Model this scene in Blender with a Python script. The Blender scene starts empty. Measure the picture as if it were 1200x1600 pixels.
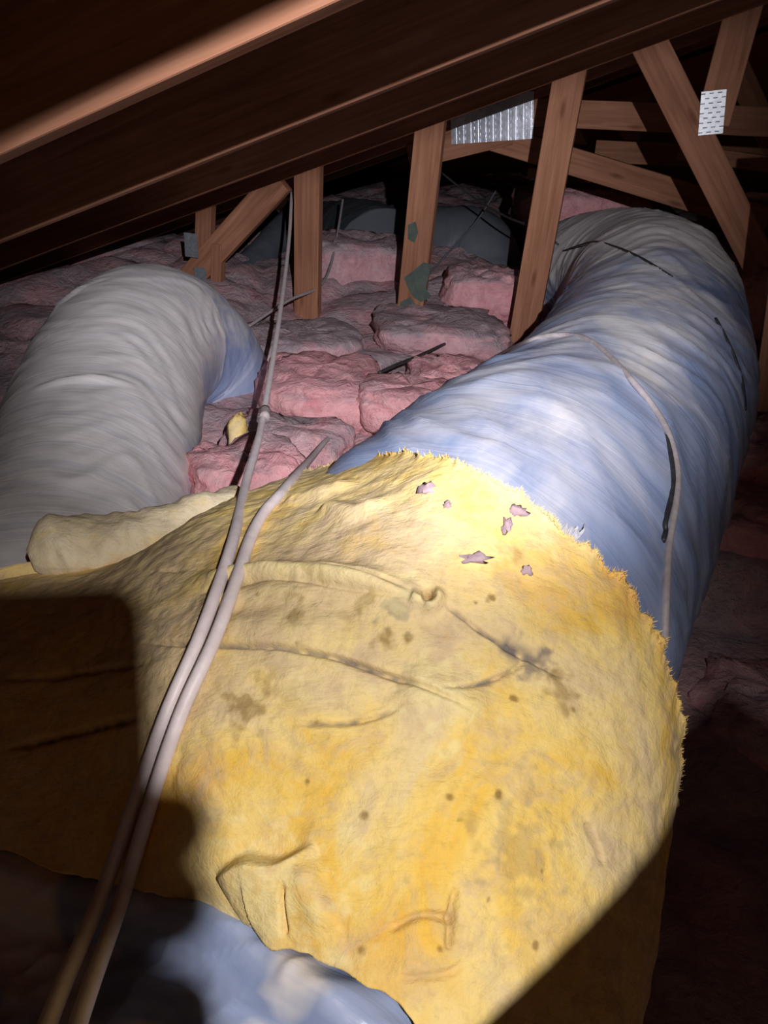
import bpy, bmesh, math, random
import numpy as np
from math import sin, cos, radians, pi, hypot, exp
from mathutils import Vector, Matrix, noise
from mathutils.bvhtree import BVHTree

random.seed(7)
rng = np.random.default_rng(7)
sc = bpy.context.scene
col = sc.collection
V3 = lambda a: np.array(a, dtype=float)

# ------------------------------------------------------------------ camera
PITCH, ROLL, EYE, FOCAL = radians(29), radians(4.15), 1.15, 1200.0
FWD = V3((0, cos(PITCH), -sin(PITCH)))
UP0 = V3((0, sin(PITCH), cos(PITCH)))
RGT = cos(ROLL) * V3((1, 0, 0)) + sin(ROLL) * UP0
UPV = -sin(ROLL) * V3((1, 0, 0)) + cos(ROLL) * UP0
EYEP = V3((0, 0, EYE))
cam = bpy.data.cameras.new('camera')
cam.sensor_fit = 'VERTICAL'; cam.sensor_height = 36; cam.lens = 27; cam.clip_start = 0.01
camo = bpy.data.objects.new('camera', cam); col.objects.link(camo)
camo.matrix_world = Matrix(((RGT[0], UPV[0], -FWD[0], 0), (RGT[1], UPV[1], -FWD[1], 0), (RGT[2], UPV[2], -FWD[2], EYE), (0, 0, 0, 1)))
sc.camera = camo

def at(px, py, d):
    """survey point: a sight line of the photograph followed to distance d"""
    return EYEP + d * (FWD + (px - 600) / FOCAL * RGT + (800 - py) / FOCAL * UPV)
def rel(x, y, d):
    return EYEP + x * RGT + y * UPV + d * FWD

# ------------------------------------------------------------------ light, world, exposure
w = bpy.data.worlds.new('world'); sc.world = w; w.use_nodes = True
w.node_tree.nodes['Background'].inputs[0].default_value = (0.5, 0.3, 0.2, 1)
w.node_tree.nodes['Background'].inputs[1].default_value = 0.13  # faint warm fill, added to lift the darkest shadows
LAMP = rel(.15, .0855, -.30)
def head_lamp(name, energy, angle, blend, aim, colour):
    l = bpy.data.lights.new(name, 'SPOT'); l.energy = energy; l.spot_size = radians(angle); l.spot_blend = blend
    l.shadow_soft_size = .0065; l.color = colour
    o = bpy.data.objects.new(name, l); col.objects.link(o); o.location = LAMP
    o.rotation_euler = Vector(V3(aim) - LAMP).to_track_quat('-Z', 'Y').to_euler()
head_lamp('head_lamp_flood', 29, 80, 1.0, at(400, 1450, .6), (1, .95, .93))
head_lamp('head_lamp_beam', 165, 57, 1.0, at(565, 340, 2.2), (.95, .94, 1))
sc.view_settings.view_transform = 'Standard'; sc.view_settings.look = 'None'
sc.view_settings.exposure = 0.22; sc.view_settings.gamma = 1; sc.view_settings.use_curve_mapping = False
sc.cycles.max_bounces = 8; sc.cycles.diffuse_bounces = 6

# ------------------------------------------------------------------ helpers
def tag(o, label=None, cat=None, group=None, kind=None):
    if label: o['label'] = label
    if cat: o['category'] = cat
    if group: o['group'] = group
    if kind: o['kind'] = kind
    return o
def link(name, me, m=None, parent=None, smooth=True):
    o = bpy.data.objects.new(name, me); col.objects.link(o)
    if m and not me.materials: me.materials.append(m)
    if parent: o.parent = parent
    if smooth and me.polygons: me.polygons.foreach_set('use_smooth', [True] * len(me.polygons))
    return o
def empty(name, loc=(0, 0, 0)):
    o = bpy.data.objects.new(name, None); col.objects.link(o); o.location = loc; o.empty_display_size = .05
    return o
def mesh(verts, faces, uv=None, attrs=None):
    me = bpy.data.meshes.new('m'); me.from_pydata([tuple(map(float, v)) for v in verts], [], faces)
    if uv is not None:
        l = me.uv_layers.new(name='UVMap'); idx = np.empty(len(me.loops), int); me.loops.foreach_get('vertex_index', idx)
        l.data.foreach_set('uv', np.asarray(uv, dtype=np.float32)[idx].ravel())
    for k, a in (attrs or {}).items():
        at_ = me.attributes.new(k, 'FLOAT', 'POINT'); at_.data.foreach_set('value', np.asarray(a, dtype=np.float32))
    me.update(); return me
def gridfaces(n, m, wrap=False):
    f = []
    for i in range(n - 1):
        for j in range(m if wrap else m - 1):
            k = (j + 1) % m
            f.append((i * m + j, i * m + k, (i + 1) * m + k, (i + 1) * m + j))
    return f
def spline(pts, n):
    """Catmull-Rom through the points, n samples at even arc length"""
    p = V3(pts); P = np.vstack([2 * p[0] - p[1], p, 2 * p[-1] - p[-2]]); out = []
    for i in range(1, len(P) - 2):
        t = np.linspace(0, 1, 24, endpoint=(i == len(P) - 3))[:, None]
        a, b, c, d = P[i - 1], P[i], P[i + 1], P[i + 2]
        out.append(.5 * (2 * b + (c - a) * t + (2 * a - 5 * b + 4 * c - d) * t * t + (3 * b - a - 3 * c + d) * t ** 3))
    q = np.vstack(out); s = np.r_[0, np.cumsum(np.linalg.norm(np.diff(q, axis=0), axis=1))]
    u = np.linspace(0, s[-1], n)
    return np.stack([np.interp(u, s, q[:, k]) for k in range(q.shape[1])], 1), s[-1]
def frames(c):
    T = np.gradient(c, axis=0); T /= np.linalg.norm(T, axis=1)[:, None]
    N = np.empty_like(c); n = V3((0, 0, 1)) if abs(T[0][2]) < .9 else V3((1, 0, 0))
    for i in range(len(c)):
        n = n - T[i] * (n @ T[i]); n /= np.linalg.norm(n); N[i] = n
    return T, N, np.cross(T, N)
def tube(pts, r, seg=10, n=60, rad=None, closed_ends=True):
    c, L = spline(pts, n); T, N, B = frames(c)
    a = np.linspace(0, 2 * pi, seg, endpoint=False)
    vs = []; uv = []
    for i in range(n):
        ri = r if rad is None else rad(i / (n - 1))
        for x in a:
            vs.append(c[i] + ri * (cos(x) * N[i] + sin(x) * B[i])); uv.append((i / (n - 1) * L, x / (2 * pi)))
    f = gridfaces(n, seg, True)
    if closed_ends:
        f.append(tuple(range(seg - 1, -1, -1))); f.append(tuple((n - 1) * seg + k for k in range(seg)))
    return mesh(vs, f, uv)
def nz(p, s=1.0): return noise.noise(Vector((p[0] * s, p[1] * s, p[2] * s)))
def fb(p, s=1.0, o=3):
    return noise.fractal(Vector((p[0] * s, p[1] * s, p[2] * s)), 1.0, 2.0, o)
def box(bm, x0, x1, y0, y1, z0, z1, mtx=None, bev=.0):
    r = bmesh.ops.create_cube(bm, size=1)
    M = Matrix.Translation(((x0 + x1) / 2, (y0 + y1) / 2, (z0 + z1) / 2)) @ Matrix.Diagonal((x1 - x0, y1 - y0, z1 - z0, 1))
    bmesh.ops.transform(bm, matrix=(mtx @ M) if mtx else M, verts=r['verts'])
    if bev:
        es = {e for v in r['verts'] for e in v.link_edges}
        bmesh.ops.bevel(bm, geom=list(es), offset=bev, segments=2, affect='EDGES', profile=.5)
def from_bm(bm):
    me = bpy.data.meshes.new('m'); bm.to_mesh(me); bm.free(); return me

# ------------------------------------------------------------------ materials
class NT:
    def __init__(s, name):
        s.m = bpy.data.materials.new(name); s.m.use_nodes = True; s.t = s.m.node_tree; s.b = s.t.nodes['Principled BSDF']
    def n(s, typ, **kw):
        x = s.t.nodes.new(typ)
        for k, v in kw.items():
            if k.startswith('_'): setattr(x, k[1:], v)
            else:
                i = x.inputs[k.replace('~', ' ')] if not k.isdigit() else x.inputs[int(k)]
                if hasattr(v, 'is_output') or isinstance(v, bpy.types.NodeSocket): s.t.links.new(v, i)
                else: i.default_value = v
        return x
    def l(s, a, b): s.t.links.new(a, b)
    def coord(s, kind='Object', scale=(1, 1, 1), rot=(0, 0, 0)):
        c = s.n('ShaderNodeTexCoord'); mp = s.n('ShaderNodeMapping'); s.l(c.outputs[kind], mp.inputs[0])
        mp.inputs['Scale'].default_value = scale; mp.inputs['Rotation'].default_value = rot; return mp.outputs[0]
    def noise(s, vec, scale, detail=4, rough=.55, dist=0.0):
        x = s.n('ShaderNodeTexNoise'); s.l(vec, x.inputs['Vector']); x.inputs['Scale'].default_value = scale
        x.inputs['Detail'].default_value = detail; x.inputs['Roughness'].default_value = rough; x.inputs['Distortion'].default_value = dist
        return x.outputs['Fac']
    def ramp(s, fac, stops, interp='LINEAR'):
        x = s.n('ShaderNodeValToRGB'); s.l(fac, x.inputs[0]); r = x.color_ramp; r.interpolation = interp
        while len(r.elements) < len(stops): r.elements.new(.5)
        for e, (p, c) in zip(r.elements, stops):
            e.position = p; e.color = (c, c, c, 1) if isinstance(c, (int, float)) else (*c, 1)
        return x.outputs[0]
    def mix(s, fac, a, b, mode='MIX'):
        x = s.n('ShaderNodeMix', _data_type='RGBA', _blend_type=mode)
        for sock, v in ((x.inputs[0], fac), (x.inputs[6], a), (x.inputs[7], b)):
            if isinstance(v, bpy.types.NodeSocket): s.l(v, sock)
            elif isinstance(v, (int, float)): sock.default_value = v
            else: sock.default_value = (*v, 1)
        return x.outputs[2]
    def math(s, op, a, b=None, clamp=False):
        x = s.n('ShaderNodeMath', _operation=op); x.use_clamp = clamp
        for i, v in enumerate((a, b)):
            if v is None: continue
            if isinstance(v, bpy.types.NodeSocket): s.l(v, x.inputs[i])
            else: x.inputs[i].default_value = v
        return x.outputs[0]
    def attr(s, name):
        x = s.n('ShaderNodeAttribute'); x.attribute_name = name; return x.outputs['Fac']
    def bump(s, h, strength=.5, dist=.01, prev=None):
        x = s.n('ShaderNodeBump'); s.l(h, x.inputs['Height']); x.inputs['Strength'].default_value = strength; x.inputs['Distance'].default_value = dist
        if prev is not None: s.l(prev, x.inputs['Normal'])
        return x.outputs[0]
    def done(s, colour, rough=.8, normal=None, spec=.3, metal=0.0):
        for k, v in (('Base Color', colour), ('Roughness', rough), ('Specular IOR Level', spec), ('Metallic', metal)):
            i = s.b.inputs[k]
            if isinstance(v, bpy.types.NodeSocket): s.l(v, i)
            elif isinstance(v, (int, float)): i.default_value = v
            else: i.default_value = (*v, 1)
        if normal is not None: s.l(normal, s.b.inputs['Normal'])
        return s.m
    def up(s):
        g = s.n('ShaderNodeNewGeometry'); x = s.n('ShaderNodeSeparateXYZ'); s.l(g.outputs['Normal'], x.inputs[0]); return x.outputs[2]

def mat_yellow(pale=False):
    k = NT('pale_fiberglass' if pale else 'yellow_fiberglass')
    c = k.coord(); a = k.noise(c, 7, 5, .6, .6); b = k.noise(c, 26, 6, .65, 1.2); d = k.noise(c, 160, 4, .7)
    if pale:
        base = k.ramp(a, [(.3, (.62, .48, .28)), (.55, (.76, .66, .47)), (.75, (.70, .56, .42))])
        base = k.mix(k.ramp(b, [(.55, 0.0), (.72, .5)]), base, (.72, .55, .2))
    else:
        base = k.ramp(a, [(.30, (.80, .43, .05)), (.40, (.84, .55, .11)), (.48, (.86, .64, .22)), (.56, (.80, .62, .30)), (.64, (.66, .50, .30)), (.74, (.82, .52, .10))])
        base = k.mix(k.ramp(b, [(.47, 0.0), (.68, .7)]), base, (.60, .44, .27))
        base = k.mix(k.ramp(k.noise(c, 3.2, 4, .6, .4), [(.42, 0.0), (.64, .5)]), base, (.66, .50, .30))
        base = k.mix(k.ramp(k.noise(c, 45, 3, .6, .8), [(.62, 0.0), (.8, .5)]), base, (.9, .66, .22))
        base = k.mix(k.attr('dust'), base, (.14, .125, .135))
        base = k.mix(k.attr('stain_shade'), base, (.26, .15, .04))
        base = k.mix(k.attr('pale'), base, (.86, .74, .36))
    base = k.mix(k.ramp(d, [(.35, .22), (.5, 0.0)]), base, (.42, .30, .10))
    s = k.coord(scale=(1, 1.0, 1)); f1 = k.noise(k.coord(scale=(40, 260, 120), rot=(0, 0, .5)), 1, 3, .6)
    n = k.bump(b, .3, .008); n = k.bump(k.noise(c, 75, 5, .7, .6), .4, .004, n); n = k.bump(f1, .3, .003, n)
    return k.done(base, .9, n, .1)
def mat_pink():
    k = NT('pink_fiberglass'); c = k.coord('Generated') if 0 else k.coord('Object')
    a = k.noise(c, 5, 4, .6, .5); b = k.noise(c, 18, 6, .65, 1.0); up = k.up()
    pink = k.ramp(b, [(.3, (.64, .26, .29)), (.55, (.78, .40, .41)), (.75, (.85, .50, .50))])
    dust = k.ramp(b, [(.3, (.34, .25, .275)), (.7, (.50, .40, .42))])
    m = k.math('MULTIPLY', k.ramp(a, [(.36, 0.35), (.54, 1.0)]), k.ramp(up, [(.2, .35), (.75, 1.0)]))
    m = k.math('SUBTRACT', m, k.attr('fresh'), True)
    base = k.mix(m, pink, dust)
    base = k.mix(k.ramp(k.noise(c, 60, 3), [(.6, 0.0), (.75, .35)]), base, (.2, .14, .15))
    n = k.bump(b, .6, .03); n = k.bump(k.noise(c, 70, 5, .7), .5, .01, n)
    return k.done(base, .95, n, .08)
def mat_duct(dusty=1.0, name='grey_vapour_film'):
    k = NT(name); c = k.coord(); u = k.coord('UV', (1, 1, 1)); up = k.up()
    st = k.noise(k.coord('UV', (9, 1.3, 1)), 1, 4, .55, 1.2); st2 = k.noise(k.coord('UV', (34, 3.4, 1), (0, 0, .08)), 1, 4, .6, 1.6)
    film = k.ramp(st, [(.3, (.18, .235, .40)), (.5, (.28, .34, .51)), (.7, (.44, .49, .63))])
    dust = k.ramp(k.noise(c, 14, 5, .6), [(.35, (.62, .59, .58)), (.65, (.72, .68, .67))])
    if not dusty: film = k.ramp(st, [(.3, (.07, .08, .10)), (.7, (.12, .13, .15))]); dust = film  # dark copy: shade on the far ducts is put into the film colour
    f = k.math('ADD', k.math('MULTIPLY', up, .55), k.math('MULTIPLY', k.noise(c, 5, 5, .6, .8), .9))
    f = k.math('ADD', f, k.attr('dustier'))
    m = k.ramp(f, [(.70, 0.0), (1.0, 1.0)])
    m = k.math('MULTIPLY', m, k.ramp(st2, [(.3, .75), (.5, 1.0)]))
    base = k.mix(m, film, dust)
    rough = k.math('ADD', k.math('MULTIPLY', m, .42), .30)
    n = k.bump(st2, .22, .006)
    return k.done(base, rough, n, .45)
def mat_wood(name='rafter_wood', cols=((.22, .09, .048), (.33, .15, .085), (.42, .20, .12))):
    k = NT(name); u = k.coord('UV', (1, 1, 1))
    g = k.noise(k.coord('UV', (3, 70, 1)), 1, 5, .6, .8); b = k.noise(k.coord('UV', (4, 9, 1)), 1, 3)
    base = k.ramp(g, [(.28, cols[0]), (.52, cols[1]), (.75, cols[2])])
    v = k.n('ShaderNodeTexVoronoi'); k.l(k.coord('UV', (4.5, 16, 1)), v.inputs['Vector']); v.inputs['Scale'].default_value = 1
    base = k.mix(k.ramp(v.outputs['Distance'], [(.05, .75), (.16, 0.0)]), base, (.13, .04, .02))
    base = k.mix(k.ramp(b, [(.3, .35), (.6, 0.0)]), base, (.14, .055, .03))
    return k.done(base, .75, k.bump(g, .25, .003), .2)
def mat_plain(name, c1, c2, scale=30, rough=.6, spec=.3, metal=0.0, bump=.2):
    k = NT(name); c = k.coord(); a = k.noise(c, scale, 5, .6, .4)
    return k.done(k.ramp(a, [(.3, c1), (.7, c2)]), rough, k.bump(a, bump, .004), spec, metal)
M_YEL = mat_yellow(); M_PALE = mat_yellow(True); M_PINK = mat_pink(); M_DUCT = mat_duct(); M_DIM = mat_duct(0, 'shade_darkened_film')
M_WOOD = mat_wood(); M_DARKWOOD = mat_wood('stained_deck_wood', ((.07, .022, .010), (.10, .034, .016), (.13, .045, .02)))
M_CABLE = mat_plain('white_cable_sheath', (.60, .52, .53), (.74, .66, .66), 60, .45, .4)
M_DUSTC = mat_plain('dusty_cable_sheath', (.28, .23, .23), (.42, .35, .34), 80, .7)
M_WIRE = mat_plain('grey_wire', (.30, .26, .27), (.42, .37, .37), 80, .5)
M_BLACK = mat_plain('black_wire_or_shade', (.02, .02, .025), (.05, .05, .05), 60, .5)
M_STEEL = mat_plain('galvanised_steel', (.66, .69, .73), (.84, .86, .90), 60, .45, .5, .3)
M_DULL = mat_plain('dull_galvanised_steel', (.16, .17, .19), (.24, .25, .28), 60, .55, .4, .3)
M_FOIL = mat_plain('silver_foil', (.45, .47, .52), (.7, .73, .8), 40, .3, .5, .7)
M_GYP = mat_plain('dusty_plasterboard', (.12, .09, .08), (.18, .13, .11), 8, .9)
M_PLASTIC = mat_plain('black_plastic', (.012, .012, .014), (.02, .02, .022), 40, .5)
M_GREEN = mat_plain('green_marking_paint', (.05, .07, .06), (.09, .11, .09), 30, .8)
M_BLUE = mat_plain('blue_film', (.25, .40, .50), (.35, .50, .60), 30, .5)
M_LILAC = mat_plain('lilac_paper', (.34, .23, .25), (.46, .34, .37), 60, .9)
M_TAN = mat_plain('tear_shade_brown', (.20, .11, .05), (.30, .18, .09), 30, .9)

# ------------------------------------------------------------------ room shell
EH = V3((.96413, -.26543, 0)); NH = V3((.26543, .96413, 0)); TAN, CLEAR = .40114, .1527   # along a truss (rising), across the trusses, roof slope
def roof(c, h, lift=0.0): return c * NH + h * EH + V3((0, 0, EYE + CLEAR + TAN * h + lift))
def struct(name, me, m): return tag(link(name, me, m, smooth=False), kind='structure')
bm = bmesh.new(); box(bm, -4.5, 5.5, -1.5, 9.5, -.02, 0); struct('floor', from_bm(bm), M_GYP)
Mroof = Matrix(((EH[0], NH[0], 0, 0), (EH[1], NH[1], 0, 0), (0, 0, 1, 0), (0, 0, 0, 1)))
deck = tag(empty('ceiling'), kind='structure')
cs = 1 / math.sqrt(1 + TAN * TAN); RH = .14 / cs
k = 0; h = -3.35
while h < 4.6:
    wv = .184; jit = random.uniform(-.002, .002)
    q = []
    for hh, l in ((h, RH), (h + wv, RH), (h + wv, RH + .02), (h, RH + .02)):
        for c in (-1.2, 8.6): q.append(roof(c, hh, l + jit))
    f = [(0, 1, 3, 2), (2, 3, 5, 4), (4, 5, 7, 6), (6, 7, 1, 0), (0, 2, 4, 6), (1, 7, 5, 3)]
    uv = [((0 if i % 2 == 0 else 9.8) + h * 3, (i // 2) * .18 + h) for i in range(8)]
    link('plank', mesh(q, f, uv), M_DARKWOOD, deck, False)
    h += .192
for nm, (x0, x1, y0, y1) in dict(wall_back=(-4.5, 5.5, 9.0, 9.1), wall_right=(5.4, 5.5, -1.5, 9.0)).items():
    bm = bmesh.new(); box(bm, x0, x1, y0, y1, 0, 3.6); struct(nm, from_bm(bm), M_DARKWOOD)

# ------------------------------------------------------------------ ducts
def duct_mesh(pts, r, n, seg, seed, amp=.006, dustier=None, rad=None, folds=()):
    c, L = spline(pts, n); T, N, B = frames(c)
    vs = np.empty((n, seg, 3)); uv = np.empty((n, seg, 2)); dd = np.zeros((n, seg))
    for i in range(n):
        t = i / (n - 1); s = t * L; ri = r if rad is None else rad(t)
        for j in range(seg):
            a = 2 * pi * j / seg + pi; ca, sa = cos(a), sin(a)
            w_ = .55 * noise.noise(Vector((ca * 1.3 + seed, sa * 1.3, s * 2.2)))
            q = Vector((s * 13 + w_ * 5 + .5 * sin(a), ca * 1.1 + seed, sa * 1.1))
            v1 = 1 - abs(noise.noise(q)) * 2
            q2 = Vector((s * 30 + w_ * 9 + 1.2 * sin(a + 1), ca * 1.8 - seed, sa * 1.8))
            v2 = 1 - abs(noise.noise(q2)) * 2
            big = noise.noise(Vector((s * 4, ca * .8 + 9 + seed, sa * .8)))
            env = .5 + .5 * noise.noise(Vector((s * 3 + 7, ca * 1.5, sa * 1.5 + seed)))
            d = amp * (1.0 * max(v1, 0) ** 2 * env * 1.6 + .9 * max(v2, 0) ** 3 * env + 1.6 * big)
            for (fs, fa, ln, hgt, sl) in folds:
                da = (a - fa + pi) % (2 * pi) - pi
                if abs(da) < ln:
                    x = (s - fs - sl * da) / .009
                    if abs(x) < 4: d += hgt * exp(-x * x) * (1 - (da / ln) ** 2)
            vs[i, j] = c[i] + (ri + d) * (ca * N[i] + sa * B[i]); uv[i, j] = (s, j / seg)
            if dustier: dd[i, j] = dustier(t, a)
    f = gridfaces(n, seg, True); f.append(tuple(range(seg - 1, -1, -1))); f.append(tuple((n - 1) * seg + k for k in range(seg)))
    me = mesh(vs.reshape(-1, 3), f, uv.reshape(-1, 2), {'dustier': dd.ravel()})
    return me
AX0 = at(790, 880, 1.03); AXD = V3((.45077, .89264, 0)); AXS = V3((.89264, -.45077, 0)); ZU = V3((0, 0, 1))
def ax(k, s, z): return AX0 + k * AXD + s * AXS + V3((0, 0, z - AX0[2]))
main_pts = [ax(-.36, 0, .56), ax(-.25, 0, .582), ax(0, 0, .600), (.306, 1.15, .59), (.49, 1.524, .60), (.612, 1.88, .62), at(1012, 484, 2.2), at(990, 450, 2.5), at(945, 438, 2.76), at(915, 436, 3.0), at(905, 434, 3.4), at(905, 432, 3.8)]
me = duct_mesh(main_pts, .243, 330, 150, 1.0, .0058, lambda t, a: .42 * max(0, min(1, (t - .42) / .2)) - .16 * (t < .42), lambda t: .243 - .012 * t - .03 * max(0, 1 - t / .06))
big_duct = tag(link('flexible_duct', me, M_DUCT), 'large grey film-wrapped flexible duct running from the yellow blanket, bending behind the posts', 'duct', 'grey film-wrapped ducts')
left_pts = [(-.47, .78, .375), (-.505, .95, .39), (-.55, 1.2, .425), (-.60, 1.48, .475), (-.635, 1.74, .525), (-.63, 1.93, .53), (-.58, 2.06, .45), (-.52, 2.10, .29), (-.49, 2.10, .10)]
me = duct_mesh(left_pts, .195, 200, 130, 4.0, .0042, lambda t, a: .40 if t < .70 else .12, None, [(.60, .05, .5, .009, .03), (1.0, -.5, .3, .008, .2)])
left_duct = tag(link('flexible_duct', me, M_DUCT), 'shorter dusty grey flexible duct on the left that bends down into the pink insulation', 'duct', 'grey film-wrapped ducts')
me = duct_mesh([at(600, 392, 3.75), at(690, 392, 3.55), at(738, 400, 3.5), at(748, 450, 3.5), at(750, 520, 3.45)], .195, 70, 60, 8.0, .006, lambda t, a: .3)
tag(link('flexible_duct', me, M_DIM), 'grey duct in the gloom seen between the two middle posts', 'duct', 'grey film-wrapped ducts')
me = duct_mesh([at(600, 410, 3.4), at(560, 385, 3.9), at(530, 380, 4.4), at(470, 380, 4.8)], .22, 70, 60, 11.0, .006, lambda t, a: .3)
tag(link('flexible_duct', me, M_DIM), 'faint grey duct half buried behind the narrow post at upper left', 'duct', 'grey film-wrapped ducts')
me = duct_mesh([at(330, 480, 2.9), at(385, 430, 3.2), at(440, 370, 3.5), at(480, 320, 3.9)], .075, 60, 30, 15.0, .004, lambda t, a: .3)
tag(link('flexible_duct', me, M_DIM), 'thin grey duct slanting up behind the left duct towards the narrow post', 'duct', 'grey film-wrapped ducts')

# ------------------------------------------------------------------ yellow insulation blanket
def circ(k, r, zc, ds, angs): return [ax(k, ds + r * cos(radians(a)), zc + r * sin(radians(a))) for a in angs]
secF = circ(-.28, .268, .598, 0, (-75, -35, 0, 30, 60, 88)) + [at(515, 728, .985), at(425, 766, .985), at(340, 862, .96), at(200, 884, .92), at(20, 922, .88), at(-200, 955, .90), at(-330, 1010, .95), at(-400, 1250, 1.05)]
secM = circ(-.45, .29, .505, 0.01, (-75, -35, 0, 30, 60, 88)) + [ax(-.44, -.10, .775), ax(-.43, -.20, .735), ax(-.44, -.31, .675), ax(-.50, -.45, .632), ax(-.56, -.61, .585), ax(-.62, -.78, .52), ax(-.64, -.90, .42), ax(-.64, -.95, .30)]
secN = [ax(-.66, .10, .12), ax(-.64, .27, .26), ax(-.63, .31, .42), ax(-.63, .27, .55), at(650, 1600, .455), at(420, 1470, .50), at(330, 1432, .525), at(230, 1400, .555), at(120, 1370, .59), at(0, 1330, .62), at(-160, 1300, .66), at(-300, 1300, .72), at(-400, 1400, .8), at(-420, 1600, .9)]
NR, NC = 340, 820
# keep the columns matched: resample each curve by control-point index
def by_index(pts, n):
    p = V3(pts); P = np.vstack([2 * p[0] - p[1], p, 2 * p[-1] - p[-2]]); u = np.interp(np.linspace(0, 1, n), (0, .06, .94, 1), (0, 2, 10.6, len(p) - 1)); i = np.minimum(u.astype(int), len(p) - 2); t = (u - i)[:, None]
    a, b, c, d = P[i], P[i + 1], P[i + 2], P[i + 3]
    return .5 * (2 * b + (c - a) * t + (2 * a - 5 * b + 4 * c - d) * t * t + (3 * b - a - 3 * c + d) * t ** 3)
F_, M_, N_ = by_index(secF, NC), by_index(secM, NC), by_index(secN, NC)
tt = np.linspace(0, 1, NR)
S = np.empty((NR, NC, 3))
for i, t in enumerate(tt):                                   # quadratic through the three sections (middle at .5)
    S[i] = F_ * (2 * (t - .5) * (t - 1)) + M_ * (-4 * t * (t - 1)) + N_ * (2 * t * (t - .5))
def normals(S):
    du = np.gradient(S, axis=1); dv = np.gradient(S, axis=0); n = np.cross(dv, du); n /= np.linalg.norm(n, axis=2)[..., None] + 1e-12
    return n
Nn = normals(S)
if Nn[NR // 2, NC // 2, 2] < 0: Nn = -Nn
smooth_bvh = BVHTree.FromPolygons([tuple(v) for v in S[::4, ::4].reshape(-1, 3)], gridfaces(len(range(0, NR, 4)), len(range(0, NC, 4))))
def on_blanket(px, py, bvh=None):
    d = Vector(at(px, py, 1) - EYEP).normalized(); h = (bvh or smooth_bvh).ray_cast(Vector(EYEP), d)
    return V3(h[0]) if h[0] else None
def polyline(pix, n=60):
    p = [on_blanket(*q) for q in pix]; p = [q for q in p if q is not None]
    if len(p) < 2: print('OFF THE BLANKET', pix[:2])
    return spline(p, n)[0] if len(p) > 1 else None
FL = S.reshape(-1, 3)
def near(pix, width, n=60):
    """distance of every blanket vertex to a line lying on it, and the side it is on"""
    line = polyline(pix, n)
    if line is None: return np.array([], int), np.zeros(0), np.zeros(0), np.zeros(0)
    lo, hi = line.min(0) - width * 4, line.max(0) + width * 4
    idx = np.where(((FL > lo) & (FL < hi)).all(1))[0]
    d = np.linalg.norm(FL[idx][:, None] - line[None], axis=2); k = d.argmin(1); dist = d[np.arange(len(idx)), k]
    T = np.gradient(line, axis=0); sp = np.linalg.norm(T, axis=1).mean(); T /= np.linalg.norm(T, axis=1)[:, None]
    rel_ = FL[idx] - line[k]; al = np.clip(np.einsum('ij,ij->i', rel_, T[k]), -sp * .6, sp * .6); dist = np.linalg.norm(rel_ - al[:, None] * T[k], axis=1)
    nn = Nn.reshape(-1, 3)[idx]
    side = np.einsum('ij,ij->i', np.cross(T[k], FL[idx] - line[k]), nn)
    return idx, dist, side, np.clip((k + al / sp) / (n - 1), 0, 1)
D = np.zeros(NR * NC); DUST = np.zeros(NR * NC); STAIN_SHADE = np.zeros(NR * NC); PALE = np.zeros(NR * NC)
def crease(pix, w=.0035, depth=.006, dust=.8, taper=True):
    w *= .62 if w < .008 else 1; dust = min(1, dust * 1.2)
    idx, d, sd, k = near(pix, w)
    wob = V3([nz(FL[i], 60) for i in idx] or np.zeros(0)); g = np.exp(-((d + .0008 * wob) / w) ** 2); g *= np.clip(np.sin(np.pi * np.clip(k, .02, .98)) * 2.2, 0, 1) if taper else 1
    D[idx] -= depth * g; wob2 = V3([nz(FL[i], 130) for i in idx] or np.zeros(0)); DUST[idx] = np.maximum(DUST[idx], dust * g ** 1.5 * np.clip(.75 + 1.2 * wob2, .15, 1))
def ridge(pix, w=.012, hgt=.008, pale=0.0):
    idx, d, sd, k = near(pix, w); g = np.exp(-(d / w) ** 2) * np.clip(np.sin(np.pi * np.clip(k, .02, .98)) * 1.6, 0, 1)
    D[idx] += hgt * g; PALE[idx] = np.maximum(PALE[idx], pale * g)
def lip(pix, reach, hgt, flip=1):
    idx, d, sd, k = near(pix, reach); e = np.sin(np.pi * np.clip(k, 0, 1)) ** .6
    g = np.where(sd * flip > 0, np.exp(-(d / reach) ** 2), np.exp(-(d / .003) ** 2)) * e
    D[idx] += hgt * g
def spot(px, py, r, s=.8, to=None):
    p = on_blanket(px, py)
    if p is None: return
    d = np.linalg.norm(FL - p, axis=1); idx = np.where(d < r * 3)[0]
    wob = V3([fb(FL[i], 90, 3) for i in idx]); (STAIN_SHADE if to is None else to)[idx] = np.maximum((STAIN_SHADE if to is None else to)[idx], s * np.clip(1.15 - d[idx] / r + 1.5 * wob, 0, 1))
# relief of the batt: soft waves and pulled tufts
for q, i in enumerate(range(NR * NC)):
    p = FL[i]; D[i] = .008 * nz(p, 5) + .0022 * fb(p, 15, 3) + .0009 * fb(p, 60, 2)
crease([(225, 1003), (330, 1007), (430, 1012), (520, 1027), (600, 1053), (670, 1078), (745, 1115)], .0035, .007)
crease([(680, 1077), (740, 1070), (795, 1050), (830, 1025)], .0025, .004)
crease([(690, 940), (760, 990), (820, 1022), (890, 1062)], .003, .004, .8)
crease([(780, 1000), (820, 1024), (860, 1045)], .009, .002, .75)
crease([(460, 1130), (530, 1132), (590, 1120), (632, 1098)], .003, .004, .7)
crease([(240, 893), (400, 890), (520, 890), (600, 908), (655, 932)], .003, .006, .55)
crease([(300, 925), (420, 912), (560, 925), (650, 940)], .004, .004, .2)
crease([(920, 1285), (935, 1320), (945, 1350)], .004, .008, .5)
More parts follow.
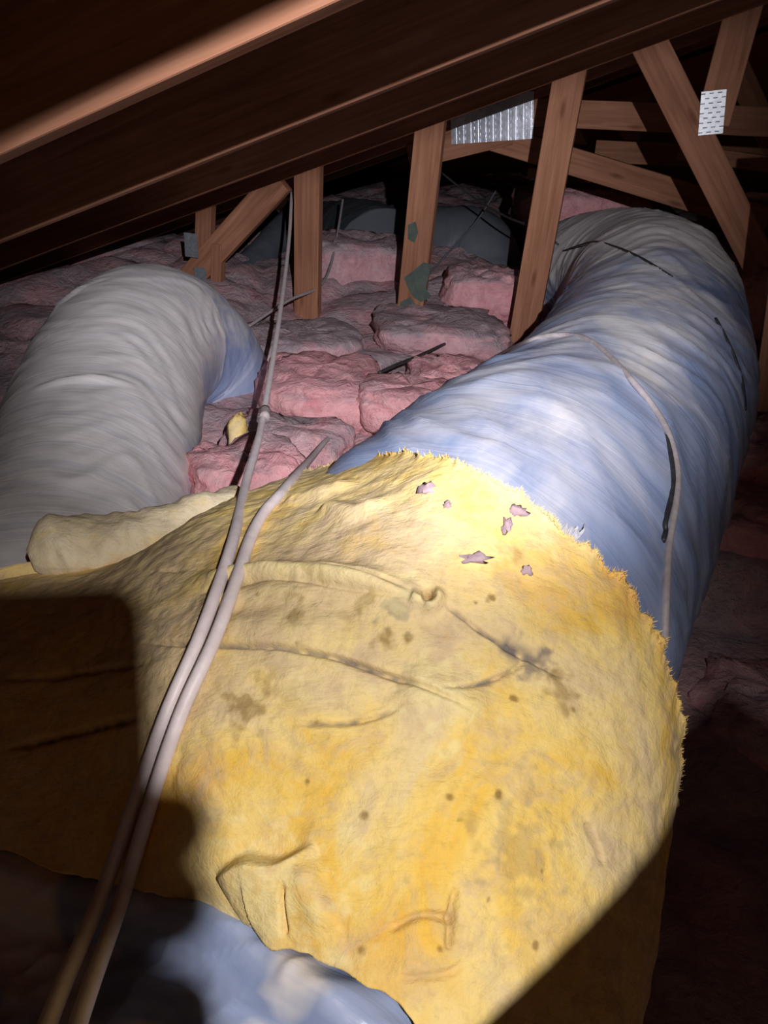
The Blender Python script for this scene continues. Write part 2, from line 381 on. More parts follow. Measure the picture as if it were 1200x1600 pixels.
crease([(0, 1170), (100, 1150), (220, 1120)], .005, .006, .6); crease([(0, 1062), (120, 1055), (230, 1035)], .005, .005, .5)
crease([(-40, 1320), (60, 1352), (150, 1380)], .006, .006, .5)
crease([(600, 1455), (660, 1430), (720, 1440)], .004, .005, .25); crease([(700, 1490), (705, 1440), (712, 1385)], .004, .006, .3)
crease([(620, 1530), (700, 1520), (730, 1500)], .004, .004, .2)
ridge([(300, 905), (420, 898), (540, 903), (660, 938)], .010, .013, .55); ridge([(300, 950), (420, 930), (520, 935)], .012, .008, .2)
ridge([(620, 1062), (690, 1088), (760, 1130)], .016, .007, .5); ridge([(330, 985), (450, 978), (540, 990)], .014, .005, .1)
lip([(340, 1375), (385, 1345), (440, 1350), (495, 1325)], .045, .020, -1)
crease([(456, 1380), (453, 1420), (452, 1462)], .0025, .007, .1); ridge([(490, 1340), (500, 1400), (530, 1450)], .012, .007, .1)
ridge([(500, 795), (560, 800), (610, 775)], .010, .008, .1); ridge([(440, 790), (520, 770), (560, 750)], .014, .008)
for px, py, r, s in [(490, 903, .007, .8), (508, 909, .006, .8), (582, 936, .007, .8), (605, 1000, .011, .75), (465, 966, .009, .6), (472, 969, .006, .6), (390, 1097, .016, .7), (410, 1108, .010, .6), (415, 1057, .009, .5), (467, 938, .007, .6), (345, 997, .010, .4), (340, 1063, .006, .3), (563, 958, .007, .6), (440, 1090, .01, .3), (800, 870, .008, .4), (885, 1080, .014, .55), (635, 1000, .004, .8), (545, 968, .006, .4)]:
    spot(px, py, r, s)
for px, py, r, s in [(620, 950, .016, .7), (835, 1030, .012, .7), (340, 870, .02, .3), (250, 950, .05, .3), (210, 900, .05, .3), (1050, 1165, .012, .5), (815, 1325, .03, .3), (300, 1440, .02, .3)]:
    spot(px, py, r, s, DUST)
for px, py, r, s in [(680, 1095, .03, .6), (420, 1420, .05, .5), (500, 1030, .04, .2), (620, 930, .02, .5)]:
    spot(px, py, r, s, PALE)
pit = on_blanket(669, 930); dpt = np.linalg.norm(FL - pit, axis=1); D -= .016 * np.exp(-(dpt / .0042) ** 2); STAIN_SHADE = np.maximum(STAIN_SHADE, .7 * np.exp(-(dpt / .004) ** 2))  # small hole, its dark inside painted in through the stain colour
ridge([(672, 922), (683, 934), (676, 948), (655, 952)], .005, .009, .2); ridge([(640, 936), (662, 940)], .006, .008, .6)
for _ in range(34):                                          # specks of debris
    spot(random.uniform(330, 980), random.uniform(900, 1560), random.uniform(.0012, .0025), .8)
# ragged borders
Sd = S + D.reshape(NR, NC, 1) * Nn
dv = S[1] - S[0]
EDGE = 14
for i in range(EDGE):
    g = (1 - i / EDGE) ** 2
    for j in range(NC):
        p = S[0, j]; a = .014 * nz(p, 11) + .0055 * fb(p, 26, 3) + .005 * nz(p, 75) * (1 + nz(p, 13)) + .002 * nz(p, 210)
        v = S[0, j] - S[3, j]; v = v / (np.linalg.norm(v) + 1e-9)
        Sd[i, j] += g * a * v + g * .010 * abs(fb(p, 45, 3)) * Nn[0, j]
        p = S[-1, j]; v = S[-1, j] - S[-4, j]; v = v / (np.linalg.norm(v) + 1e-9)
        Sd[NR - 1 - i, j] += g * (.005 * fb(p, 30, 3)) * v
TH = .030
th = TH * np.ones((NR, NC)); 
for i in range(10): th[i] *= (i / 10) ** .5 * .7 + .3; th[-1 - i] *= .5
low = S - Nn * th[..., None]
# outer sheet, a rolled rim row on each border, inner sheet
rows = [Sd]
allv = np.vstack([Sd.reshape(-1, 3), low.reshape(-1, 3)]); NV = NR * NC
fs = gridfaces(NR, NC) ; fl = [tuple(x + NV for x in f[::-1]) for f in gridfaces(NR, NC)]
rim = []
for j in range(NC - 1):
    rim.append((j, NV + j, NV + j + 1, j + 1)); e = (NR - 1) * NC; rim.append((e + j + 1, NV + e + j + 1, NV + e + j, e + j))
for i in range(NR - 1):
    rim.append((i * NC, (i + 1) * NC, NV + (i + 1) * NC, NV + i * NC)); e = NC - 1; rim.append((i * NC + e, NV + i * NC + e, NV + (i + 1) * NC + e, (i + 1) * NC + e))
zz = np.zeros(NV)
me = mesh(allv, fs + fl + rim, None, {'dust': np.r_[DUST, zz], 'stain_shade': np.r_[STAIN_SHADE, zz], 'pale': np.r_[PALE, zz]})
bmx = bmesh.new(); bmx.from_mesh(me); bmesh.ops.recalc_face_normals(bmx, faces=bmx.faces[:]); bmx.to_mesh(me); bmx.free()
blanket = tag(link('insulation_blanket', me, M_YEL), 'torn dirty yellow fiberglass blanket draped over the junction of the ducts in front', 'insulation')
blanket_bvh = BVHTree.FromPolygons([tuple(v) for v in Sd.reshape(-1, 3)], fs)

vs, fs2 = [], []
for q in range(3200):                                        # loose glass fibres along the torn far border
    j = random.randrange(40, NC - 60); i = random.randrange(0, 5); p = Sd[i, j]; v = S[0, j] - S[3, j]; v = v / np.linalg.norm(v); sd = S[0, j + 1] - S[0, j]; sd = sd / np.linalg.norm(sd)
    d = v * random.uniform(.3, 1) + Nn[0, j] * random.uniform(-.3, .9) + sd * random.uniform(-.8, .8); d /= np.linalg.norm(d); L_ = random.uniform(.0015, .0055); wv = np.cross(d, Nn[0, j] + .01) ; wv = wv / np.linalg.norm(wv) * random.uniform(.0002, .0006)
    b_ = len(vs); bend = sd * random.uniform(-.3, .3) * L_
    vs += [p - wv - d * .002, p + wv - d * .002, p + d * L_ * .6 + wv * .6 + bend * .4, p + d * L_ * .6 - wv * .6 + bend * .4, p + d * L_ + bend]; fs2 += [(b_, b_ + 1, b_ + 2, b_ + 3), (b_ + 3, b_ + 2, b_ + 4)]
link('loose_fibers', mesh(vs, fs2), M_YEL, blanket)['kind'] = 'stuff'

# plenum box that the ducts leave, under the blanket
P = []
for sec, t in ((.75, 0), (.95, 0), (1.12, 0), (1.3, 0)):
    curve = F_ * (2 * (sec - .5) * (sec - 1)) + M_ * (-4 * sec * (sec - 1)) + N_ * (2 * sec * (sec - .5))
    P.append(curve)
P = V3(P)
# lower it under the blanket and end it in a front lip towards the viewer
cen = ax(-.5, -.25, .25)
PL = []
for t in np.linspace(.55, 1.0, 20):
    PL.append(F_ * (2 * (t - .5) * (t - 1)) + M_ * (-4 * t * (t - 1)) + N_ * (2 * t * (t - .5)))
back = V3(PL)[:, ::2]
nb = normals(back); nb = nb if nb[10, nb.shape[1] // 2, 2] > 0 else -nb
back = back - nb * (.062 - .03 * np.linspace(0, 1, 20) ** 4)[:, None, None]
last = back[-1]; ext = []
QS = np.linspace(.006, .36, 100)
for q in QS:
    r_ = last + (-AXD) * q + V3((0, 0, -1.15 * q * q - .12 * q)) + V3((0, 0, .004)) * np.sin(q * 60)
    ext.append(r_)
body = np.vstack([back, V3(ext)]); n0, m0 = body.shape[:2]
fl_ = body.reshape(-1, 3)
rowi = np.repeat(np.arange(n0), m0)
qd = np.r_[np.full(20, -1.0), QS]
lipd = np.array([.009 * exp(-((q - .026) / .011) ** 2) - .007 * exp(-((q - .055) / .008) ** 2) for q in qd])[rowi]
disp = lipd + V3([.008 * (1 - 2 * abs(nz((p @ AXD * 9, p @ AXS * 6, p[2] * 2), 1))) + .006 * max(0, 1 - 2.5 * abs(nz((p @ AXD * 22 + p @ AXS * 8, p @ AXS * 12, 3), 1))) + .0025 * max(0, 1 - 3 * abs(nz((p @ AXD * 50, p @ AXS * 30 - p @ AXD * 30, 3), 1))) for p in fl_])
nb = normals(body); nb = nb if nb[10, m0 // 2, 2] > 0 else -nb
body = body + disp.reshape(n0, m0, 1) * nb * 1.0
uvp = np.stack(np.meshgrid(np.linspace(0, .6, n0), np.linspace(0, 1, m0), indexing='ij'), -1).reshape(-1, 2)
me = mesh(body.reshape(-1, 3), gridfaces(n0, m0), uvp, {'dustier': V3([1.1 * nz(p, 15) - .20 for p in fl_])})
plenum = tag(link('duct_plenum', me, M_DUCT), 'wide plenum wrapped in grey plastic film showing below the yellow blanket edge', 'duct')
sol = plenum.modifiers.new('thickness', 'SOLIDIFY'); sol.thickness = .004

# ------------------------------------------------------------------ pink loose-fill / batts
def ground_z(x, y):
    q = min(y, 3.0); b = .30 + .055 * q + .05 * max(0, q - 2.2) - .02 * max(0, y - 4)
    return b
xs = np.linspace(-2.3, 5.2, 210); ys = np.linspace(.1, 8.8, 240)
G = np.empty((len(ys), len(xs), 3)); FR = np.zeros((len(ys), len(xs)))
for i, y in enumerate(ys):
    for j, x in enumerate(xs):
        p = (x, y, 0); l = noise.noise(Vector((x * 2.3, y * 2.3, 3))); c = noise.voronoi(Vector((x * 3.2, y * 3.2, 1)))[0]
        z = ground_z(x, y) + .07 * l - .035 * max(0, 1 - (c[1] - c[0]) * 7) + .02 * fb(p, 7, 3)
        k_, s_ = (V3((x, y, 0)) - AX0) @ AXD, (V3((x, y, 0)) - AX0) @ AXS
        if y < 1.2 and x < .9: z = min(z, .30)
        z = min(z, EYE + CLEAR + TAN * (V3((x, y, 0)) @ EH) - .03)
        G[i, j] = (x, y, z)
me = mesh(G.reshape(-1, 3), gridfaces(len(ys), len(xs)), None, {'fresh': FR.ravel()})
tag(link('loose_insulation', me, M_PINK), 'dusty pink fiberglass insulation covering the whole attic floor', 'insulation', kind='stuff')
def batt(px, py, d, size, rz, label, fresh=0.0, tilt=(0, 0), seed=0, name='insulation_batt'):
    nu, nv = 44, 30; vs = []; lx, ly, lz = size
    Mr = Matrix.Rotation(rz, 3, 'Z') @ Matrix.Rotation(tilt[0], 3, 'X') @ Matrix.Rotation(tilt[1], 3, 'Y'); c = at(px, py, d); fr = []
    for i in range(nv):
        th_ = -pi / 2 + pi * i / (nv - 1)
        for j in range(nu):
            ph = 2 * pi * j / nu
            se = lambda v, e: math.copysign(abs(v) ** e, v)
            u = Vector((lx * se(cos(th_), .45) * se(cos(ph), .6), ly * se(cos(th_), .45) * se(sin(ph), .6), lz * se(sin(th_), .6)))
            w0 = c + V3(Mr @ u); dsp = .10 * min(size[:2]) * 1.3 * fb(w0 + seed, 5, 2) + .016 * fb(w0 + seed, 16, 3) + .008 * fb(w0, 45, 2)
            cr = noise.voronoi(Vector(w0 * 7 + seed))[0]; dsp -= .018 * max(0, 1 - (cr[1] - cr[0]) * 9)
            vs.append(w0 + V3(Mr @ u.normalized()) * dsp); fr.append(fresh + .25 * fb(w0, 6, 2))
    me = mesh(vs, gridfaces(nv, nu, True), None, {'fresh': fr})
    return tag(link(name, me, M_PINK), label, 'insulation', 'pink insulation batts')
batts = [
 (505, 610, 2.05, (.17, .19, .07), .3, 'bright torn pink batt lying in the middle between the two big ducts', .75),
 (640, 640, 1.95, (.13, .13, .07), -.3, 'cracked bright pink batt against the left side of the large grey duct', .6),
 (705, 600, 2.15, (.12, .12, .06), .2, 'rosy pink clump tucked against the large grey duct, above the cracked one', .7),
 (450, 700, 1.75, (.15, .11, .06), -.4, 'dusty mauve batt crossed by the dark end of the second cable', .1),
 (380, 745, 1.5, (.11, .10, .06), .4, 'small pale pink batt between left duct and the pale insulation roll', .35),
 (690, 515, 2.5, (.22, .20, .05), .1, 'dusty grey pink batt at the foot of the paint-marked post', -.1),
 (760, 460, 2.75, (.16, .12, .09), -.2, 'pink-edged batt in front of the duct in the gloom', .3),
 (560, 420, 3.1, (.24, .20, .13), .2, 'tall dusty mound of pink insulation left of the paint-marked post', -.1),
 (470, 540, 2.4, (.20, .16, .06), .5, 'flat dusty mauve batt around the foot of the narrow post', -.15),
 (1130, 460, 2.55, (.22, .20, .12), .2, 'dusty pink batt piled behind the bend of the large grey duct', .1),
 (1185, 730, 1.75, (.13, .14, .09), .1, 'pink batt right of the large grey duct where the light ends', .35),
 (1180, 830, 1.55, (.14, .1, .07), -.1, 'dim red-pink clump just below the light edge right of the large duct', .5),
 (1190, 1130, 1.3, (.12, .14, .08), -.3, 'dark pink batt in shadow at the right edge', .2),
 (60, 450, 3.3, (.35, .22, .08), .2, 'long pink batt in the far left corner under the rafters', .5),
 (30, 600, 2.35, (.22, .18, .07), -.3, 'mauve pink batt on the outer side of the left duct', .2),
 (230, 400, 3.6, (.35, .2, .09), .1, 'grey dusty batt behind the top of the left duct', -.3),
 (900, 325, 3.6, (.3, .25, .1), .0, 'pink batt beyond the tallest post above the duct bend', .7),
]
for q, b in enumerate(batts): batt(*b[:6], fresh=b[6], seed=q * 3.7)

# ------------------------------------------------------------------ roof trusses
def on_truss(px, py, c):
    r = at(px, py, 1) - EYEP; s = (c - EYEP @ NH) / (r @ NH); return EYEP + r * s
def board_mesh(a, b, wdt=.089, thk=.038, axis=None):
    """a sawn board from a to b, its wide face in the truss plane"""
    a, b = V3(a), V3(b); L = np.linalg.norm(b - a); x = (b - a) / L; y = NH if axis is None else V3(axis); z = np.cross(x, y); z /= np.linalg.norm(z); y = np.cross(z, x)
    bm = bmesh.new(); box(bm, 0, L, -thk / 2, thk / 2, -wdt / 2, wdt / 2, None, .003)
    uvl = bm.loops.layers.uv.new('UVMap'); o = random.uniform(0, 20)
    for f in bm.faces:
        n = f.normal
        for l in f.loops:
            p = l.vert.co; l[uvl].uv = (p.x + o, (p.z if abs(n.y) > .5 else p.y) + o)
    M = Matrix(((x[0], y[0], z[0], a[0]), (x[1], y[1], z[1], a[1]), (x[2], y[2], z[2], a[2]), (0, 0, 0, 1)))
    bm.transform(M); me = from_bm(bm)
    return me
def plate_mesh(c0, along, wd, ht, face=-1, ribs=0, slots=False):
    """pressed nail plate: thin sheet with rows of punched slots and their turned lips"""
    along = V3(along) / np.linalg.norm(along); y = NH * face; z = np.cross(along, y)
    M = Matrix(((along[0], y[0], z[0], c0[0]), (along[1], y[1], z[1], c0[1]), (along[2], y[2], z[2], c0[2]), (0, 0, 0, 1)))
    bm = bmesh.new()
    if not slots: box(bm, -wd / 2, wd / 2, 0, .0016, -ht / 2, ht / 2)
    nx, nzr = max(3, int(wd / .011)), max(3, int(ht / .019))
    for i in range(nx):
        for j in range(nzr):
            x = -wd / 2 + (i + .5) * wd / nx; zc = -ht / 2 + (j + .5 + (.25 if i % 2 else -.25)) * ht / nzr
            if abs(zc) > ht / 2 - .004: continue
            
            if slots: box(bm, x - .0013, x + .0013, .0016, .0022, zc - .0055, zc + .0055)
            else: box(bm, x + .0022, x + .0034, .0012, .0034 + .0016 * random.random(), zc - .005, zc + .005)
    for i in range(0 if slots else ribs):
        x = -wd / 2 + (i + .5) * wd / ribs; box(bm, x - wd / ribs * .22, x + wd / ribs * .22, .001, .0075, -ht / 2, ht / 2)
    bm.transform(M); return from_bm(bm)
def truss(c, label, h0=-3.2, h1=4.2, chord=True):
    t = tag(empty('roof_truss', roof(c, 0) * V3((1, 1, 0))), label, 'truss', 'roof trusses')
    t['c'] = c
    def part(name, me, m):
        me.transform(Matrix.Translation(Vector(-V3(t.location)))); return link(name, me, m, t, False)
    t_part = part
    lift = .07 / cs
    part('top_chord', board_mesh(roof(c, h0, lift), roof(c, h1, lift), .14), M_WOOD)
    a = c * NH + h0 * EH; b = c * NH + h1 * EH
    part('bottom_chord', board_mesh(a + V3((0, 0, .046)), b + V3((0, 0, .046))), M_WOOD)
    return t, part
def web(part, c, p, q, wdt=.089, name='web', m=None, off=0.0):
    a, b = on_truss(*p, c), on_truss(*q, c); return part(name, board_mesh(a + NH * off, b + NH * off, wdt), m or M_WOOD)
c = .0643
t0, p0 = truss(c, 'roof truss closest overhead, its slanting web beside the viewer on the right')
def lamp_line(p, c):                                         # where the lamp's ray to p crosses a truss plane
    r = V3(p) - LAMP; return LAMP + r * ((c - LAMP @ NH) / (r @ NH))
e1, e2 = lamp_line(on_blanket(750, 1590), c), lamp_line(on_blanket(985, 1350), c)
u_ = (e2 - e1) / np.linalg.norm(e2 - e1); n_ = np.cross(NH, u_); n_ = n_ if n_ @ RGT > 0 else -n_
p0('web', board_mesh(e1 - u_ * .36 + n_ * .055, e2 + u_ * .10 + n_ * .055), M_WOOD)  # unseen board, added so its edge casts the lower-right shadow
c = .674; t1, p1 = truss(c, 'uppermost dark rafter in front, its lower edge lit in a broad brown band')
c = 1.284; t2, p2 = truss(c, 'second dark rafter with a thin lit orange lower edge')
c = 1.894; t3, p3 = truss(c, 'third roof truss whose post stands at the right edge')
web(p3, c, (1275, 180), (1206, 640))
c = 2.504; t4, p4 = truss(c, 'roof truss with three posts and a bright nail plate crossing at the upper right')
web(p4, c, (483, 190), (480, 580)); web(p4, c, (678, 150), (632, 580)); w850 = web(p4, c, (897, 80), (808, 580))
web(p4, c, (1000, 40), (1190, 420)); web(p4, c, (1165, 0), (1112, 195), off=.001)
web(p4, c, (440, 280), (285, 450)); web(p4, c, (318, 300), (312, 480), .06, off=.02); web(p4, c, (343, 380), (340, 470), .04, off=-.005)
pl = p4('nail_plate', plate_mesh(on_truss(1112, 176, c) - NH * .021, on_truss(1112, 150, c) - on_truss(1108, 200, c), .105, .062), M_STEEL); pl['label'] = 'bright shiny nail plate'
sl_ = plate_mesh(on_truss(1112, 176, c) - NH * .021, on_truss(1112, 150, c) - on_truss(1108, 200, c), .105, .062, slots=True); sl_.transform(Matrix.Translation(-t4.location)); link('punched_slots', sl_, M_DULL, pl, False)['kind'] = 'stuff'
p4('nail_plate', plate_mesh(on_truss(309, 380, c) - NH * .045, ZU, .08, .05), M_DULL)['label'] = 'dull grey nail plate'
p4('nail_plate', plate_mesh(on_truss(323, 428, c) - NH * .045, ZU, .06, .045), M_DULL)['label'] = 'dull grey nail plate'
# worn green paint on the middle post
c = 3.114; t5, p5 = truss(c, 'far roof truss with two spreading members joined by a ribbed plate')
web(p5, c, (690, 170), (1240, 192)); web(p5, c, (690, 190), (1200, 345)); web(p5, c, (640, 245), (800, 205), off=-.004)
p5('nail_plate', plate_mesh(on_truss(770, 185, c) - NH * .024, on_truss(830, 185, c) - on_truss(700, 195, c), .30, .15, -1, 11), M_FOIL)['label'] = 'ribbed silver plate'
web(p5, c, (1060, 238), (1230, 262), .05, off=.06)
c = 3.724; t6, p6 = truss(c, 'last roof truss at the back, barely lit')
web(p6, c, (930, 235), (1240, 250)); web(p6, c, (1130, 60), (1240, 300)); web(p6, c, (400, 250), (390, 420))

# ------------------------------------------------------------------ cables and wires
def lay(pix, lift, bvh, extra=()):
    out = []
    for px, py in pix:
        d = Vector(at(px, py, 1) - EYEP).normalized(); h = bvh.ray_cast(Vector(EYEP), d)
        if h[0]: out.append(V3(h[0]) - V3(d) * lift)
    return out
CR = .0056
cab1 = [at(52, 1660, .40), at(98, 1540, .46), at(158, 1400, .55)] + lay([(215, 1240), (262, 1110), (310, 1000), (345, 905), (368, 830)], .008, blanket_bvh)
cab1 += [at(385, 752, .93), at(403, 690, 1.12), at(413, 640, 1.3), at(430, 540, 1.65), at(443, 450, 2.05), at(452, 370, 2.4), at(456, 300, 2.7)]
t = tag(link('power_cable', tube(cab1, CR, 12, 220), M_CABLE), 'off-white cable in front that rises from yellow blanket up to the rafters', 'cable', 'off-white cables')
cl = link('cable_clip', tube([at(413.5, 652, 1.255), at(414.2, 640, 1.30)], .0085, 12, 6), M_DUSTC, t); cl['label'] = 'grey clip band'
cab2 = [at(102, 1660, .40), at(142, 1540, .46), at(192, 1400, .55)] + lay([(240, 1240), (285, 1110), (335, 1000), (370, 905), (392, 840), (412, 802), (428, 783)], .011, blanket_bvh)
cab2 += [at(440, 770, float((cab2[-1] - EYEP) @ FWD) + .03), at(462, 744, float((cab2[-1] - EYEP) @ FWD) + .16), at(490, 712, 1.4), at(508, 690, 1.62), at(520, 680, 1.85)]
tag(link('power_cable', tube(cab2, CR, 12, 200), M_CABLE), 'off-white cable on the right of the pair, dipping into the pink insulation', 'cable', 'off-white cables')
duct_bvh = BVHTree.FromObject(big_duct, bpy.context.evaluated_depsgraph_get())
wr = [at(770, 560, 1.75)] + lay([(815, 538), (850, 526), (890, 524), (922, 533), (950, 555), (985, 592), (1020, 635), (1045, 680), (1058, 735), (1055, 790), (1045, 850), (1040, 930), (1038, 1010)], .005, duct_bvh)
tag(link('grey_wire', tube(wr, .0045, 8, 160), M_WIRE), 'grey wire lying in a loop over the large grey duct', 'wire')
wr = lay([(1022, 640), (1040, 672), (1048, 710), (1052, 745), (1048, 780), (1040, 815), (1040, 830), (1036, 845)], .003, duct_bvh)
tag(link('black_wire_or_shade', tube(wr, .003, 8, 90), M_BLACK), 'short frayed black wire beside the grey wire on the large duct', 'wire')
wr = lay([(880, 392), (925, 378), (960, 385), (1000, 402), (1050, 432)], .002, duct_bvh)
tag(link('tie_cord', tube(wr, .0028, 6, 60), M_BLACK), 'thin dark cord tied across the bend of the large duct', 'cord')
wr = lay([(1118, 498), (1135, 530), (1150, 565), (1160, 600), (1164, 640)], .003, duct_bvh)
tag(link('tie_cord', tube(wr, .0035, 6, 60), M_BLACK), 'thin dark cord down the right flank of the large duct', 'cord')
tag(link('white_wire', tube([at(1140, 520, 2.1), at(1165, 555, 2.0), at(1185, 582, 1.95), at(1240, 660, 1.85)], .0045, 8, 40), M_CABLE), 'short white wire leaving the right edge beside the large duct', 'wire')
tag(link('slack_wire', tube([at(690, 270, 2.9), at(735, 305, 2.8), at(790, 338, 2.6), at(840, 358, 2.42), at(872, 382, 2.35)], .0035, 8, 60), M_BLACK), 'slack wire strung in front of the far duct to the tallest post', 'wire')
tag(link('slack_wire', tube([at(775, 298, 3.0), at(745, 345, 2.95), at(700, 395, 2.9), at(660, 440, 2.85)], .0035, 8, 40), M_DIM), 'faint wire slanting down across the far duct', 'wire')
tag(link('slack_wire', tube([at(536, 310, 3.2), at(528, 360, 3.0), at(515, 420, 2.8), at(495, 450, 2.65), at(450, 470, 2.5), at(385, 512, 2.3)], .005, 8, 60), M_WIRE), 'dusty wire right of the narrow post curling down to the insulation', 'wire')
tag(link('white_wire', tube([at(-30, 640, 2.0), at(15, 630, 2.0), at(45, 618, 1.95), at(80, 616, 1.9)], .005, 8, 40), M_CABLE), 'short white wire on pink insulation left of the left duct', 'wire')
tag(link('black_wire_or_shade', tube([at(592, 583, 2.02), at(620, 570, 2.08), at(655, 556, 2.2), at(700, 535, 2.35)], .005, 8, 40), M_BLACK), 'dark strip standing in for a cable shadow on the pink insulation in the middle', 'wire')  # dark tube drawn in place of a cable's cast shadow

# ------------------------------------------------------------------ scraps and torn bits
def blob(c, size, axes, seed, rough=.25, nu=20, nv=12):
    X, Y, Z = [V3(a) for a in axes]; vs = []
    for i in range(nv):
        t_ = -pi / 2 + pi * i / (nv - 1)
        for j in range(nu):
            p_ = 2 * pi * j / nu; u = V3((cos(t_) * cos(p_), cos(t_) * sin(p_), sin(t_)))
            g = 1 + rough * 2 * fb(u * 1.3 + seed, 1.6, 3)
            vs.append(V3(c) + g * (u[0] * size[0] * X + u[1] * size[1] * Y + u[2] * size[2] * Z))
    return mesh(vs, gridfaces(nv, nu, True))
cpts, _ = spline([at(48, 878, .865), at(120, 852, .885), at(215, 832, .91), at(300, 816, .935), at(360, 802, .955), at(384, 798, .965)], 90)
Tt, Nt, Bt = frames(cpts); vs = []
for i in range(90):
    e = min(1, (i + 2) / 14, (94 - i) / 5) ** .6
    for j in range(40):
        a = 2 * pi * j / 40; w0 = cpts[i] + .03 * (cos(a) * Nt[i] + sin(a) * Bt[i])
        rr_ = e * (1 + .28 * fb(w0, 22, 3) + .35 * nz(w0, 14)); vs.append(cpts[i] + rr_ * (.034 * cos(a) * Nt[i] + .044 * sin(a) * Bt[i]) + V3((0, 0, .012 * nz(cpts[i], 9))))
f = gridfaces(90, 40, True); f += [tuple(range(39, -1, -1)), tuple(89 * 40 + k for k in range(40))]
roll = tag(link('insulation_roll', mesh(vs, f), M_PALE), 'pale beige curled strip of insulation lying along the blanket against the left duct', 'insulation')
link('torn_end', blob(at(388, 812, .95), (.022, .03, .018), (RGT, FWD, UPV), 3, .4), M_YEL, roll)['label'] = 'yellow torn end'
tag(link('insulation_scrap', blob(at(372, 682, 1.62), (.022, .03, .048), (RGT, FWD, UPV), 8, .12), M_YEL), 'small yellow scrap standing upright beside the right flank of the left duct', 'insulation')
tag(link('film_scrap', blob(at(12, 478, 2.9), (.06, .05, .010), (RGT, FWD, ZU), 5, .4), M_BLUE), 'pale blue scrap of film on the pink insulation at the left edge', 'film')
for q, (px, py, sx, sy) in enumerate(((668, 762, .007, .009), (808, 799, .008, .007), (791, 820, .005, .012), (740, 873, .012, .005), (822, 892, .005, .004), (700, 790, .004, .004))):
    p = on_blanket(px, py, blanket_bvh)
    if p is not None: link('paper_shred', blob(p, (sx * .9, sy * .9, .004), (RGT, np.cross(RGT, ZU) * -1, ZU), q * 2.3, .45, 12, 8), M_LILAC, blanket)
blanket_label = [o for o in blanket.children][:1]
def film_patch(pix, wd, seed, m, name, parent, lift=.006):
    pts = lay(pix, lift, duct_bvh); c_, L_ = spline(pts, 24); vs = []
    for i in range(24):
        for j in range(9):
            v = (j / 8 - .5) * wd * (1 + .5 * nz((i * .4, seed, 0))); q = c_[i] + v * AXD * .8 + v * .2 * ZU; d = V3(q - EYEP); d /= np.linalg.norm(d)
            vs.append(q - d * (.006 * fb(q, 60, 3) + .004 * (j / 8) * (1 + nz(q, 40))))
    o = link(name, mesh(vs, gridfaces(24, 9)), m, parent, False); k_ = o.modifiers.new('thickness', 'SOLIDIFY'); k_.thickness = .0008; return o
film_patch([(862, 838), (884, 846), (900, 850), (905, 838)], .050, 2, M_DUCT, 'torn_film', big_duct)['label'] = 'torn silvery film edge'
film_patch([(893, 862), (908, 872), (916, 886), (921, 898)], .016, 7, M_DUCT, 'torn_film', big_duct)['label'] = 'torn silvery film edge'
tear = link('tear_hole_shade', blob(lay([(921, 890)], -.002, duct_bvh)[0], (.007, .006, .012), (RGT, FWD, UPV), 4, .4), M_TAN, big_duct); tear['label'] = 'dark brown patch standing in for the shaded hole of the tear'  # solid dark blob painted as the shaded opening in the film
for q, pix in enumerate((((634, 432), (650, 420), (664, 408), (676, 412), (672, 430), (668, 448), (676, 462), (660, 470), (648, 462), (640, 448)), ((628, 470), (644, 462), (654, 478), (650, 500), (640, 512), (626, 500)), ((640, 350), (652, 345), (656, 362), (650, 378), (640, 372)))):
    a_ = [on_truss(*x, 2.504) - NH * .0205 for x in pix]; b_ = [p + NH * .0012 for p in a_]; n_k = len(a_)
    me = mesh([p - V3(t4.location) for p in a_ + b_], [tuple(range(n_k)), tuple(range(2 * n_k - 1, n_k - 1, -1))] + [(i, i + n_k, (i + 1) % n_k + n_k, (i + 1) % n_k) for i in range(n_k)])
    link('paint_mark', me, M_GREEN, t4, False)['label'] = 'dull green paint mark'

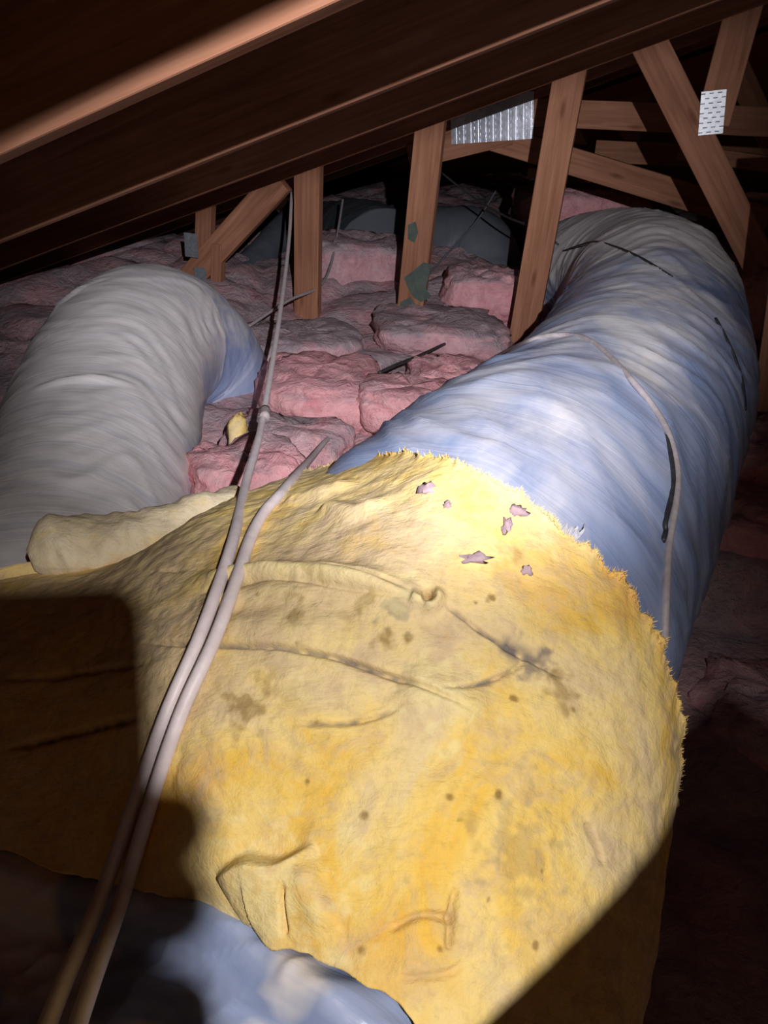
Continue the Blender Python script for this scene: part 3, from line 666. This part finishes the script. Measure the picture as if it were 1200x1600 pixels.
# ------------------------------------------------------------------ the viewer's phone and the hand that holds it
bm = bmesh.new(); pw, ph, rr = .078, .158, .010
x1, y1 = .045, .044; ring = []
for cx, cy, a0 in ((x1 - rr, y1 - rr, 0), (x1 - pw + rr, y1 - rr, 90), (x1 - pw + rr, y1 - ph + rr, 180), (x1 - rr, y1 - ph + rr, 270)):
    for k in range(7): ring.append((cx + rr * cos(radians(a0 + 15 * k)), cy + rr * sin(radians(a0 + 15 * k))))
fr = [bm.verts.new(rel(x, y, -.013)) for x, y in ring]; bk = [bm.verts.new(rel(x, y, -.021)) for x, y in ring]
bm.faces.new(fr); bm.faces.new(bk[::-1])
for i in range(len(ring)): bm.faces.new((fr[i], bk[i], bk[(i + 1) % len(ring)], fr[(i + 1) % len(ring)]))
bmesh.ops.recalc_face_normals(bm, faces=bm.faces[:])
phone = tag(link('phone', from_bm(bm), M_PLASTIC, None, False), 'black slab phone held upright behind the viewpoint', 'phone')
M_SKIN = mat_plain('skin', (.50, .28, .20), (.58, .34, .25), 40, .55)
hv, he, hr = [], [], []
def bone(p, r, parent=None):
    hv.append(tuple(rel(*p))); hr.append(r); i = len(hv) - 1
    if parent is not None: he.append((parent, i))
    return i
wrist = bone((-.005, -.175, -.002), .026); fore = bone((-.03, -.27, -.02), .034, wrist); elb = bone((-.07, -.42, -.07), .044, fore)
palm = bone((0, -.125, .002), .026, wrist); knk = bone((.004, -.075, .003), .022, palm)
for k, (y, r, tipx) in enumerate(((-.021, .0088, .034), (-.039, .0090, .030), (-.0645, .0088, .032), (-.082, .0078, .036))):
    b0 = bone((.025, y - .006, .003), .0105, knk if k < 3 else palm); b1 = bone((.047, y, -.004), r + .0008, b0); b2 = bone((.0515, y + .001, -.018), r, b1); bone((tipx, y + .002, -.030), r - .001, b2)
t1_ = bone((-.030, -.105, -.002), .015, palm); t2_ = bone((-.047, -.075, -.014), .0115, t1_); bone((-.034, -.052, -.030), .0100, t2_)
me = bpy.data.meshes.new('m'); me.from_pydata(hv, he, []); hand = link('hand', me, M_SKIN)
sk = hand.modifiers.new('skin', 'SKIN'); hand.modifiers.new('subdivision', 'SUBSURF').levels = 2
hand.modifiers['subdivision'].render_levels = 2; sk.use_smooth_shade = True
for i, r in enumerate(hr): me.skin_vertices[0].data[i].radius = (r, r)
me.skin_vertices[0].data[0].use_root = True
tag(hand, 'hand with fingers wrapped around the edge of the phone', 'hand')
